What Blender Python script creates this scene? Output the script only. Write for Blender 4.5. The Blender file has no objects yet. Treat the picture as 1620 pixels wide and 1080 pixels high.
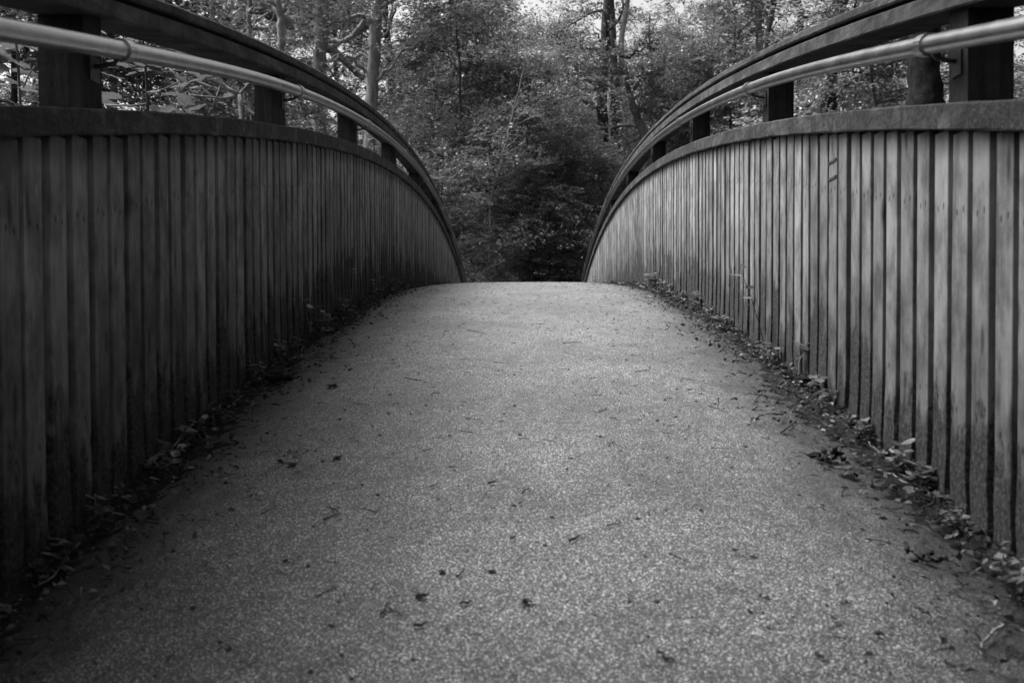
import bpy, math, random
import numpy as np
from mathutils import Matrix, Vector, Euler

R = math.radians
random.seed(7)
RNG = np.random.default_rng(11)
S = bpy.context.scene
COL = S.collection

# ------------------------------------------------------------------ camera
CAMZ = 2.0                      # camera height in world; the deck is ~1 m below it
F, CX, CY, VX, HY = 1575.0, 810.0, 540.0, 829.0, 507.0
cam = bpy.data.cameras.new('camera')
cam.lens = 35.0
cam.sensor_width = 36.0
cam.clip_start = 0.05
cam.clip_end = 1000.0
cam.dof.use_dof = True
cam.dof.focus_distance = 5.6
cam.dof.aperture_fstop = 5.0
camo = bpy.data.objects.new('camera', cam)
COL.objects.link(camo)
yaw = math.atan((VX - CX) / F)
pitch = -math.atan((CY - HY) / F)
roll = R(-0.2)
CM = (Matrix.Translation((0, 0, CAMZ)) @ Matrix.Rotation(yaw, 4, 'Z') @ Matrix.Rotation(R(90) + pitch, 4, 'X')
      @ Matrix.Rotation(roll, 4, 'Z'))
camo.matrix_world = CM
S.camera = camo

# ------------------------------------------------------------------ sky, sun, exposure
SUN_EL, SUN_AZ = 60.0, -80.0      # azimuth from +Y, negative = towards -X (ahead and to the left)
w = bpy.data.worlds.new('World')
S.world = w
w.use_nodes = True
nt = w.node_tree
nt.nodes.clear()
sky = nt.nodes.new('ShaderNodeTexSky')
sky.sky_type = 'NISHITA'
sky.sun_disc = False
sky.sun_elevation = R(SUN_EL)
sky.sun_rotation = R(SUN_AZ)
sky.air_density = 1.0
sky.dust_density = 6.0
sky.ozone_density = 1.0
bw = nt.nodes.new('ShaderNodeRGBToBW')
bg = nt.nodes.new('ShaderNodeBackground')
bg.inputs['Strength'].default_value = 0.085
wo = nt.nodes.new('ShaderNodeOutputWorld')
nt.links.new(sky.outputs[0], bw.inputs[0])
nt.links.new(bw.outputs[0], bg.inputs['Color'])
nt.links.new(bg.outputs[0], wo.inputs['Surface'])
sl = bpy.data.lights.new('sun', 'SUN')
sl.energy = 1.5
sl.angle = R(24)
so = bpy.data.objects.new('sun', sl)
COL.objects.link(so)
sd = Vector((math.sin(R(SUN_AZ)) * math.cos(R(SUN_EL)), math.cos(R(SUN_AZ)) * math.cos(R(SUN_EL)), math.sin(R(SUN_EL))))
so.rotation_euler = (-sd).to_track_quat('-Z', 'Y').to_euler()
S.view_settings.view_transform = 'Standard'
S.view_settings.look = 'None'
S.view_settings.gamma = 1.0
S.view_settings.exposure = 2.02
S.render.film_transparent = False
S.cycles.use_denoising = True
S.cycles.max_bounces = 6
S.cycles.diffuse_bounces = 4
S.cycles.transmission_bounces = 4
S.cycles.transparent_max_bounces = 4
S.cycles.caustics_reflective = False
S.cycles.caustics_refractive = False

# ------------------------------------------------------------------ geometry of the place
W = 1.10                       # half the width between the slat faces


def capz(d):
    """height of the parapet cap above the camera at distance d"""
    c = (-1.48227249e-04, -8.47460317e-03, 2.37792408e-01, -1.11034548e-03)
    def p(t): return ((c[0] * t + c[1]) * t + c[2]) * t + c[3]
    def dp(t): return (3 * c[0] * t + 2 * c[1]) * t + c[2]
    if d < 1.6: return p(1.6) + (d - 1.6) * dp(1.6)
    if d > 19.0: return p(19.0) + (d - 19.0) * dp(19.0)
    return p(d)


def caps(d): return (capz(d + .01) - capz(d - .01)) / .02          # slope


D0, D1 = -4.0, 21.6            # the bridge's ends


def deckz(x, d):
    return CAMZ + capz(d) - 1.075 + 0.075 * (1 - min(1.0, abs(x) / W) ** 4)


def ray(px, py):
    v = Vector(((px - CX) / F, (CY - py) / F, -1.0))
    return (CM.to_3x3() @ v).normalized()


def pix(px, py, d):
    """world point on the pixel's ray at distance d along the bridge"""
    r = ray(px, py)
    return Vector((0, 0, CAMZ)) + r * (d / r.y)


def on_deck(px, py):
    r = ray(px, py)
    o = Vector((0, 0, CAMZ))
    t = 0.6
    while t < 14:
        p = o + r * t
        if p.z < deckz(p.x, p.y): break
        t += 0.01
    x = max(-W + .03, min(W - .03, p.x))
    return Vector((x, p.y, deckz(x, p.y)))


def smooth(a, b, t):
    t = max(0.0, min(1.0, (t - a) / (b - a)))
    return t * t * (3 - 2 * t)


def groundz(x, y):
    bank = 0.75 + 0.03 * max(0, y - 22) + 0.15 * math.sin(x * .31 + 1) * math.sin(y * .23) + 0.012 * max(0, abs(x) - 3)
    ditch = smooth(-1, 7, y) * (1 - smooth(14.5, 21, y))
    return bank - 2.9 * ditch


# ------------------------------------------------------------------ helpers
def tag(o, label=None, cat=None, group=None, kind=None):
    if label: o['label'] = label
    if cat: o['category'] = cat
    if group: o['group'] = group
    if kind: o['kind'] = kind
    return o


def link(name, data, parent=None, mat=None):
    o = bpy.data.objects.new(name, data)
    COL.objects.link(o)
    if parent: o.parent = parent
    return o


def mesh(name, verts, faces, mats, smooth_=False, midx=None):
    m = bpy.data.meshes.new(name)
    m.from_pydata([tuple(v) for v in verts], [], faces)
    for k in (mats if isinstance(mats, (list, tuple)) else [mats]): m.materials.append(k)
    if midx is not None: m.polygons.foreach_set('material_index', midx)
    if smooth_: m.polygons.foreach_set('use_smooth', [True] * len(m.polygons))
    m.update()
    return m


def np_mesh(name, v, tri, mats, midx=None, smooth_=False):
    """fast triangle mesh from arrays"""
    m = bpy.data.meshes.new(name)
    n, t = len(v), len(tri)
    m.vertices.add(n)
    m.vertices.foreach_set('co', np.asarray(v, dtype=np.float32).ravel())
    m.loops.add(t * 3)
    m.loops.foreach_set('vertex_index', np.asarray(tri, dtype=np.int32).ravel())
    m.polygons.add(t)
    m.polygons.foreach_set('loop_start', np.arange(0, t * 3, 3, dtype=np.int32))
    for k in mats: m.materials.append(k)
    if midx is not None: m.polygons.foreach_set('material_index', np.asarray(midx, dtype=np.int32))
    if smooth_: m.polygons.foreach_set('use_smooth', np.ones(t, dtype=bool))
    m.update()
    m.validate()
    return m


def empty(name, loc=(0, 0, 0), rz=0.0):
    o = bpy.data.objects.new(name, None)
    o.empty_display_size = 0.1
    o.location = loc
    o.rotation_euler = (0, 0, rz)
    COL.objects.link(o)
    return o


def tube(path, radii, k=8, rough=0.0, rng=None, caps_=True):
    """verts, faces of a tapered tube along path"""
    P = np.asarray([tuple(p) for p in path], dtype=float)
    n = len(P)
    T = np.gradient(P, axis=0)
    T /= np.linalg.norm(T, axis=1)[:, None] + 1e-9
    ref = np.array([0.0, 0.0, 1.0]) if abs(T[0][2]) < .9 else np.array([1.0, 0.0, 0.0])
    V = []
    a = np.linspace(0, 2 * math.pi, k, endpoint=False)
    b = np.cross(T[0], ref); b /= np.linalg.norm(b)
    for i in range(n):
        b = b - T[i] * np.dot(b, T[i]); b /= np.linalg.norm(b) + 1e-9
        c = np.cross(T[i], b)
        r = radii[i] * (1 + (rough * (rng.random(k) - .5) if rough else 0))
        V.append(P[i] + np.outer(np.cos(a) * r, b) + np.outer(np.sin(a) * r, c))
    V = np.concatenate(V)
    Fc = []
    for i in range(n - 1):
        for j in range(k):
            j2 = (j + 1) % k
            Fc.append((i * k + j, i * k + j2, (i + 1) * k + j2, (i + 1) * k + j))
    if caps_:
        Fc.append(tuple(range(k - 1, -1, -1)))
        Fc.append(tuple(range((n - 1) * k, n * k)))
    return V, Fc


def tri_tube(path, radii, k=6, rough=0.0, rng=None):
    V, Fc = tube(path, radii, k, rough, rng, False)
    T = []
    for q in Fc: T += [(q[0], q[1], q[2]), (q[0], q[2], q[3])]
    return V, np.array(T, dtype=np.int32)


class Acc:
    """collects triangle arrays"""
    def __init__(s): s.v, s.t, s.m, s.n = [], [], [], 0
    def add(s, v, t, mi=0):
        s.v.append(np.asarray(v)); s.t.append(np.asarray(t) + s.n); s.m.append(np.full(len(t), mi)); s.n += len(v)
    def mesh(s, name, mats, smooth_=False):
        return np_mesh(name, np.concatenate(s.v), np.concatenate(s.t), mats, np.concatenate(s.m), smooth_)


# ------------------------------------------------------------------ materials (the photograph is black and white: all greys)
def newmat(name):
    m = bpy.data.materials.new(name)
    m.use_nodes = True
    n = m.node_tree
    n.nodes.clear()
    out = n.nodes.new('ShaderNodeOutputMaterial')
    return m, n, out


class NB:
    """small node builder"""
    def __init__(s, nt): s.nt = nt
    def n(s, t, **kw):
        q = s.nt.nodes.new(t)
        for k, v in kw.items(): setattr(q, k, v)
        return q
    def l(s, a, b): s.nt.links.new(a, b)
    def val(s, sock, x):
        if hasattr(x, 'is_output') or isinstance(x, bpy.types.NodeSocket): s.l(x, sock)
        else: sock.default_value = x
    def math(s, op, a, b=0.0, clamp=False):
        q = s.n('ShaderNodeMath', operation=op, use_clamp=clamp)
        s.val(q.inputs[0], a); s.val(q.inputs[1], b)
        return q.outputs[0]
    def noise(s, vec, scale, detail=4, rough=.55, dist=0.0):
        q = s.n('ShaderNodeTexNoise')
        if vec is not None: s.l(vec, q.inputs['Vector'])
        q.inputs['Scale'].default_value = scale
        q.inputs['Detail'].default_value = detail
        q.inputs['Roughness'].default_value = rough
        q.inputs['Distortion'].default_value = dist
        return q.outputs['Fac']
    def ramp(s, fac, stops, interp='LINEAR'):
        q = s.n('ShaderNodeValToRGB')
        q.color_ramp.interpolation = interp
        e = q.color_ramp.elements
        while len(e) > 1: e.remove(e[-1])
        e[0].position = stops[0][0]; e[0].color = (stops[0][1],) * 3 + (1,)
        for p, c in stops[1:]:
            x = e.new(p); x.color = (c,) * 3 + (1,)
        s.l(fac, q.inputs[0])
        return q.outputs[0]
    def mix(s, fac, a, b):
        q = s.n('ShaderNodeMix', data_type='FLOAT')
        s.val(q.inputs[0], fac); s.val(q.inputs[2], a); s.val(q.inputs[3], b)
        return q.outputs[0]
    def maprange(s, v, a, b, c=0.0, d=1.0, smooth_=True):
        q = s.n('ShaderNodeMapRange', interpolation_type='SMOOTHSTEP' if smooth_ else 'LINEAR')
        s.l(v, q.inputs[0])
        for i, x in enumerate((a, b, c, d)): s.val(q.inputs[i + 1], x)
        return q.outputs[0]
    def mapping(s, vec, scale=(1, 1, 1), loc=None):
        q = s.n('ShaderNodeMapping')
        s.l(vec, q.inputs[0])
        q.inputs['Scale'].default_value = scale
        if loc is not None: s.val(q.inputs['Location'], loc)
        return q.outputs[0]
    def bump(s, h, strength, dist, normal=None):
        q = s.n('ShaderNodeBump')
        q.inputs['Strength'].default_value = strength
        q.inputs['Distance'].default_value = dist
        s.l(h, q.inputs['Height'])
        if normal is not None: s.l(normal, q.inputs['Normal'])
        return q.outputs[0]


def principled(b, out, color, rough=.8, spec=.3, metal=0.0, normal=None):
    p = b.n('ShaderNodeBsdfPrincipled')
    b.val(p.inputs['Base Color'], color)
    b.val(p.inputs['Roughness'], rough)
    p.inputs['Specular IOR Level'].default_value = spec
    p.inputs['Metallic'].default_value = metal
    if normal is not None: b.l(normal, p.inputs['Normal'])
    b.l(p.outputs[0], out.inputs['Surface'])
    return p


def m_slat():
    m, nt_, out = newmat('weathered_slat')
    b = NB(nt_)
    tc = b.n('ShaderNodeTexCoord')
    oi = b.n('ShaderNodeObjectInfo')
    sp = b.n('ShaderNodeSeparateXYZ'); b.l(tc.outputs['Object'], sp.inputs[0])
    off = b.n('ShaderNodeCombineXYZ')
    b.l(b.math('MULTIPLY', oi.outputs['Random'], 37.0), off.inputs[0])
    b.l(b.math('MULTIPLY', oi.outputs['Random'], 91.0), off.inputs[2])
    add = b.n('ShaderNodeVectorMath', operation='ADD')
    b.l(tc.outputs['Object'], add.inputs[0]); b.l(off.outputs[0], add.inputs[1])
    v = add.outputs[0]
    g1 = b.noise(b.mapping(v, (18, 18, 1.1)), 1.6, 6, .6, .6)
    g2 = b.noise(b.mapping(v, (170, 170, 4.0)), 1.5, 4, .6)
    blot = b.noise(b.mapping(v, (9, 9, 4.5)), 1.0, 6, .68)
    knot = b.n('ShaderNodeTexVoronoi'); b.l(b.mapping(v, (14, 14, 3.3)), knot.inputs['Vector']); knot.inputs['Scale'].default_value = 1.0
    kn = b.maprange(knot.outputs['Distance'], .06, .2, 0.35, 1.0)
    base = b.ramp(g1, [(.3, .2), (.5, .25), (.7, .29)])
    t = b.math('MULTIPLY', base, b.maprange(g2, .3, .7, .84, 1.1))
    t = b.math('MULTIPLY', t, b.maprange(blot, .34, .64, .45, 1.2))
    t = b.math('MULTIPLY', t, kn)
    r2 = b.math('FRACT', b.math('MULTIPLY', oi.outputs['Random'], 17.3))
    t = b.math('MULTIPLY', t, b.math('ADD', .72, b.math('MULTIPLY', r2, .42)))
    for (ny, nz) in ((.016, .80), (-.018, .805), (.012, .30)):
        dy = b.math('MULTIPLY', b.math('SUBTRACT', sp.outputs[1], ny), 1.0)
        dz = b.math('MULTIPLY', b.math('SUBTRACT', sp.outputs[2], nz), .45)
        rr = b.math('SQRT', b.math('ADD', b.math('MULTIPLY', dy, dy), b.math('MULTIPLY', dz, dz)))
        t = b.math('MULTIPLY', t, b.maprange(rr, .0025, .0055, .25, 1.0))
    # green-black growth creeping up from the soil, with a ragged upper edge
    h = b.math('ADD', sp.outputs[2], b.math('MULTIPLY', b.math('SUBTRACT', b.noise(b.mapping(v, (22, 22, 9)), 1.0, 6, .68), .5), .7))
    h = b.math('ADD', h, b.math('MULTIPLY', b.math('SUBTRACT', oi.outputs['Random'], .5), -.2))
    moss = b.maprange(h, .20, .30, 1.0, 0.0)
    mt = b.noise(v, 90, 6, .7)
    mcol = b.ramp(mt, [(.32, .03), (.5, .10), (.68, .24)])
    t = b.mix(moss, t, mcol)
    damp = b.maprange(h, .10, .8, .45, 1.0)  # damp, with the shade on the lower boards painted in
    t = b.math('MULTIPLY', t, damp)
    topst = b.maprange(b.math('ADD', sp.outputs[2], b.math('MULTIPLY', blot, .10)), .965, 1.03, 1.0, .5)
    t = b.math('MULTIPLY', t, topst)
    hgt = b.math('ADD', b.math('MULTIPLY', b.math('ADD', g1, g2), .4), b.math('MULTIPLY', b.math('MULTIPLY', b.noise(v, 55, 6, .75), moss), 5.0))
    nrm = b.bump(hgt, .7, .005)
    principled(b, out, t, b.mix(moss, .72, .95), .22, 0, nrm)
    return m


def m_timber(name, lo, hi, mossy=0.0, along='y'):
    m, nt_, out = newmat(name)
    b = NB(nt_)
    tc = b.n('ShaderNodeTexCoord')
    v = tc.outputs['Object']
    sc = {'y': (14, .9, 14), 'z': (16, 16, 1.1)}[along]
    g1 = b.noise(b.mapping(v, sc), 2.0, 6, .62, .4)
    g2 = b.noise(b.mapping(v, tuple(q * 5 for q in sc)), 1.4, 4, .6)
    bl = b.noise(v, 5.5, 6, .7)
    t = b.ramp(g1, [(.3, lo), (.72, hi)])
    t = b.math('MULTIPLY', t, b.maprange(g2, .3, .7, .75, 1.15))
    t = b.math('MULTIPLY', t, b.maprange(bl, .34, .66, .35, 1.35))
    hgt = b.math('ADD', g1, g2)
    if mossy:
        st = b.noise(b.mapping(v, (5, 5, 4)), 2.6, 6, .62, .6)
        mo = b.maprange(st, .46, .54, 0.0, mossy)
        t = b.mix(mo, t, b.ramp(b.noise(v, 120, 5, .7), [(.32, .006), (.5, .022), (.68, .09)]))
        hgt = b.math('ADD', hgt, b.math('MULTIPLY', b.noise(v, 70, 5, .7), b.math('MULTIPLY', mo, 3.0)))
    principled(b, out, t, .8, .25, 0, b.bump(hgt, .5, .004))
    return m


def m_steel():
    m, nt_, out = newmat('galvanised_tube')
    b = NB(nt_)
    tc = b.n('ShaderNodeTexCoord')
    v = tc.outputs['Object']
    n1 = b.noise(v, 9, 6, .65)
    n2 = b.noise(v, 160, 4, .6)
    col = b.math('MULTIPLY', b.ramp(n1, [(.25, .3), (.5, .42), (.72, .5)]), b.maprange(n2, .3, .75, .85, 1.05))
    rough = b.math('ADD', .2, b.math('MULTIPLY', n1, .22))
    principled(b, out, col, rough, .5, 1.0, b.bump(b.math('ADD', n1, n2), .12, .002))
    return m


def m_plain(name, c, rough=.8, spec=.3, metal=0.0, nscale=30, var=.3):
    m, nt_, out = newmat(name)
    b = NB(nt_)
    tc = b.n('ShaderNodeTexCoord')
    n1 = b.noise(tc.outputs['Object'], nscale, 5, .65)
    principled(b, out, b.math('MULTIPLY', b.maprange(n1, .3, .7, 1 - var, 1 + var), c), rough, spec, metal, b.bump(n1, .3, .004))
    return m


def m_deck():
    m, nt_, out = newmat('gritted_path')
    b = NB(nt_)
    tc = b.n('ShaderNodeTexCoord')
    v = tc.outputs['Object']
    sp = b.n('ShaderNodeSeparateXYZ'); b.l(v, sp.inputs[0])
    vo = b.n('ShaderNodeTexVoronoi'); b.l(v, vo.inputs['Vector']); vo.inputs['Scale'].default_value = 380
    cs = b.n('ShaderNodeSeparateColor'); b.l(vo.outputs['Color'], cs.inputs[0])
    v2 = b.n('ShaderNodeTexVoronoi'); b.l(v, v2.inputs['Vector']); v2.inputs['Scale'].default_value = 190
    c2 = b.n('ShaderNodeSeparateColor'); b.l(v2.outputs['Color'], c2.inputs[0])
    g = b.ramp(cs.outputs[0], [(0, .02), (.35, .08), (.65, .165), (.84, .28), (.93, .65), (1, .95)])
    g = b.math('MULTIPLY', g, b.maprange(vo.outputs['Distance'], .25, .75, 1.12, .35))
    big = b.maprange(c2.outputs[0], .93, .97, 0, .8)
    g = b.mix(b.math('MULTIPLY', big, b.maprange(v2.outputs['Distance'], .3, .5, 1, 0)), g, .42)
    n1 = b.noise(v, 2.2, 5, .6)
    n2 = b.noise(v, 14, 5, .65)
    n3 = b.noise(v, 60, 3, .6)
    g = b.math('MULTIPLY', g, b.maprange(n1, .32, .68, .75, 1.18))
    g = b.math('MULTIPLY', g, b.maprange(n2, .3, .7, .8, 1.15))
    g = b.math('MULTIPLY', g, b.maprange(n3, .3, .7, .9, 1.06))
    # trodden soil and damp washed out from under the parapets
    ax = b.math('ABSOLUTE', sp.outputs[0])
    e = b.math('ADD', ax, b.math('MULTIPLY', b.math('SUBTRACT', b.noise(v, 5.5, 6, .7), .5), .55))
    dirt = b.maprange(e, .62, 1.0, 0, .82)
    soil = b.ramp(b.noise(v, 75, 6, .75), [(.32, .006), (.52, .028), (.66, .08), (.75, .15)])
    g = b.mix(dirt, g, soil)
    hgt = b.math('ADD', b.math('MULTIPLY', b.math('SUBTRACT', 1.0, vo.outputs['Distance']), 1.0), b.math('MULTIPLY', n3, .8))
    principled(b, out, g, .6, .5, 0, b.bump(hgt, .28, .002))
    return m


def m_leaf(name, lo, hi, trans=.35, gloss=.06, rough=.35):
    m, nt_, out = newmat(name)
    b = NB(nt_)
    ge = b.n('ShaderNodeNewGeometry')
    oi = b.n('ShaderNodeObjectInfo')
    c = b.ramp(ge.outputs['Random Per Island'], [(0, lo), (.7, (lo + hi) / 2), (1, hi)])
    c = b.math('MULTIPLY', c, b.math('ADD', .85, b.math('MULTIPLY', oi.outputs['Random'], .3)))
    d = b.n('ShaderNodeBsdfDiffuse'); b.l(c, d.inputs[0])
    t = b.n('ShaderNodeBsdfTranslucent'); b.l(b.math('MULTIPLY', c, 1.15), t.inputs[0])
    g = b.n('ShaderNodeBsdfGlossy'); g.inputs['Roughness'].default_value = rough; g.inputs[0].default_value = (.8, .8, .8, 1)
    x = b.n('ShaderNodeMixShader'); x.inputs[0].default_value = trans
    b.l(d.outputs[0], x.inputs[1]); b.l(t.outputs[0], x.inputs[2])
    y = b.n('ShaderNodeMixShader'); y.inputs[0].default_value = gloss
    b.l(x.outputs[0], y.inputs[1]); b.l(g.outputs[0], y.inputs[2])
    b.l(y.outputs[0], out.inputs['Surface'])
    return m


def m_bark(name, lo, hi, scale=6.0, stretch=.35):
    m, nt_, out = newmat(name)
    b = NB(nt_)
    tc = b.n('ShaderNodeTexCoord')
    v = b.mapping(tc.outputs['Object'], (1, 1, stretch))
    n1 = b.noise(v, scale, 7, .7, .3)
    n2 = b.noise(v, scale * 6, 5, .7)
    c = b.math('MULTIPLY', b.ramp(n1, [(.32, lo), (.66, hi)]), b.maprange(n2, .3, .7, .65, 1.2))
    principled(b, out, c, .9, .15, 0, b.bump(b.math('ADD', n1, n2), .7, .03))
    return m


M = dict(
    slat=m_slat(),
    cap=m_timber('stained_cap_timber', .035, .105, .9),
    rail=m_timber('dark_rail_timber', .035, .115, .3),
    post=m_timber('shade_toned_post_timber', .01, .03, .2, 'z'),  # backlit shade of the posts put into the timber colour
    backing=m_plain('gap_shade_backing', .01),  # near-black colour paints shade into the slat gaps and rail groove
    steel=m_steel(),
    bracket=m_plain('painted_bracket_steel', .05, .5, .4, .3),
    mark=m_plain('dark_marker_ink', .05),
    deck=m_deck(),
    soil=m_plain('damp_soil', .022, .95, .1, 0, 45, .6),
    ground=m_plain('woodland_floor', .045, .95, .1, 0, 8, .5),
    leaf_a=m_leaf('hornbeam_leaf', .08, .38, .42, .08),
    leaf_b=m_leaf('oak_leaf', .06, .2, .44, .07),
    leaf_c=m_leaf('sycamore_leaf', .08, .17, .4),
    leaf_far=m_leaf('far_leaf', .06, .14),
    dry=m_leaf('fallen_leaf', .05, .22, .15, .05),
    crumb=m_leaf('crumbled_leaf', .015, .13, .1, .04),
    weed=m_leaf('weed_leaf', .11, .25, .3, .06),
    twig=m_plain('dead_twig', .045, .9, .1, 0, 60, .4),
    paletwig=m_plain('pale_stem', .22, .8, .2, 0, 60, .3),
    bark_pale=m_bark('pale_smooth_bark', .12, .36, 7),
    bark_grey=m_bark('grey_bark', .07, .22, 8),
    bark_dark=m_bark('dark_bark', .025, .07, 6),
    bark_ivy=m_bark('rough_mossy_bark', .01, .05, 22, .8),
)

# ------------------------------------------------------------------ ground and path
def build_ground():
    xs = np.concatenate([np.arange(-120, -20, 8), np.arange(-20, 20, 1.0), np.arange(20, 121, 8)])
    ys = np.concatenate([np.arange(-40, -4, 6), np.arange(-4, 40, 1.0), np.arange(40, 201, 8)])
    V = [(x, y, groundz(x, y) + (random.random() - .5) * .08) for y in ys for x in xs]
    nx = len(xs)
    Fc = [(j * nx + i, j * nx + i + 1, (j + 1) * nx + i + 1, (j + 1) * nx + i) for j in range(len(ys) - 1) for i in range(nx - 1)]
    o = link('ground', mesh('ground', V, Fc, M['ground'], True))
    tag(o, kind='structure', label='dark leaf-strewn woodland floor below and beyond the bridge')


build_ground()


def build_path():
    ds = list(np.arange(D0, D1 + 6.01, .15))
    xs = np.linspace(-W - .02, W + .02, 23)
    V, Fc = [], []
    nx = len(xs)
    for d in ds:
        for x in xs: V.append((x, d, deckz(x, d)))
    for j in range(len(ds) - 1):
        for i in range(nx - 1):
            Fc.append((j * nx + i, j * nx + i + 1, (j + 1) * nx + i + 1, (j + 1) * nx + i))
    base = len(V)
    for d in ds:
        V.append((xs[0], d, deckz(W, d) - .32)); V.append((xs[-1], d, deckz(W, d) - .32))
    for j in range(len(ds) - 1):
        a, c = base + 2 * j, base + 2 * j + 2
        Fc += [(a, c, c + 1, a + 1), (a, j * nx, (j + 1) * nx, c), (a + 1, c + 1, (j + 1) * nx + nx - 1, j * nx + nx - 1)]
    o = link('path', mesh('path', V, Fc, M['deck'], True))
    tag(o, kind='structure', label='gritty grey path arching over the crest of the footbridge')


build_path()

# ------------------------------------------------------------------ parapets
def sweep(ds, xin, xout, zlo, zhi, side, ch=.004, wob=0.0, rng=None):
    """box section swept along the arch; z measured from the cap's top line; verts, faces"""
    V, Fc = [], []
    sec = [(xin + ch, zlo), (xin, zlo + ch), (xin, zhi - ch), (xin + ch, zhi), (xout - ch, zhi), (xout, zhi - ch), (xout, zlo + ch), (xout - ch, zlo)]
    k = len(sec)
    for d in ds:
        z = CAMZ + capz(d)
        for (x, q) in sec:
            j = (rng.random() - .5) * wob if wob else 0
            V.append((side * (x + j * .6), d, z + q + j))
    for i in range(len(ds) - 1):
        for a in range(k):
            b_ = (a + 1) % k
            f = (i * k + a, i * k + b_, (i + 1) * k + b_, (i + 1) * k + a)
            Fc.append(f if side < 0 else f[::-1])
    Fc.append(tuple(range(k)) if side > 0 else tuple(range(k - 1, -1, -1)))
    e = [(len(ds) - 1) * k + a for a in range(k)]
    Fc.append(tuple(e[::-1]) if side > 0 else tuple(e))
    return V, Fc


def slat_meshes(side):
    """weathered boards with swollen, crusted feet; local x outwards, y along the bridge, z up"""
    out = []
    for k in range(9):
        rg = np.random.default_rng(100 + k)
        zs = [-.10, .0, .07, .14, .24, .55, 1.0]
        V, Fc = [], []
        bow = (rg.random() - .5) * .006
        for i, z in enumerate(zs):
            low = max(0, 1 - max(0, z) / .26)
            hw = .0402
            a, b_ = hw + (rg.random() - .3) * .017 * low, hw + (rg.random() - .3) * .017 * low
            fr = -.010 * low * rg.random()
            y0 = bow * math.sin(z * 3) + (rg.random() - .5) * .003
            x0, x1, c = fr, .028, .0015
            for (x, y) in ((x0 + c, -a), (x0, -a + c), (x0 + (rg.random() - .6) * .004 * low, 0), (x0, b_ - c), (x0 + c, b_), (x1, b_), (x1, -a)):
                V.append((side * x, y + y0, z))
        n = 7
        for i in range(len(zs) - 1):
            for j in range(n):
                j2 = (j + 1) % n
                f = (i * n + j, i * n + j2, (i + 1) * n + j2, (i + 1) * n + j)
                Fc.append(f[::-1] if side > 0 else f)
        top = tuple((len(zs) - 1) * n + j for j in range(n))
        Fc.append(top[::-1] if side > 0 else top)
        out.append(mesh('slat', V, Fc, M['slat']))
    return out


BAY, POST0 = 2.10, 2.60 - 2.10 * 2
POSTS = [POST0 + BAY * i for i in range(12) if POST0 + BAY * i < D1]


def tubez(d): return capz(d) + .175 - .021 * (1 - smooth(2.0, 4.7, d))


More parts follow.
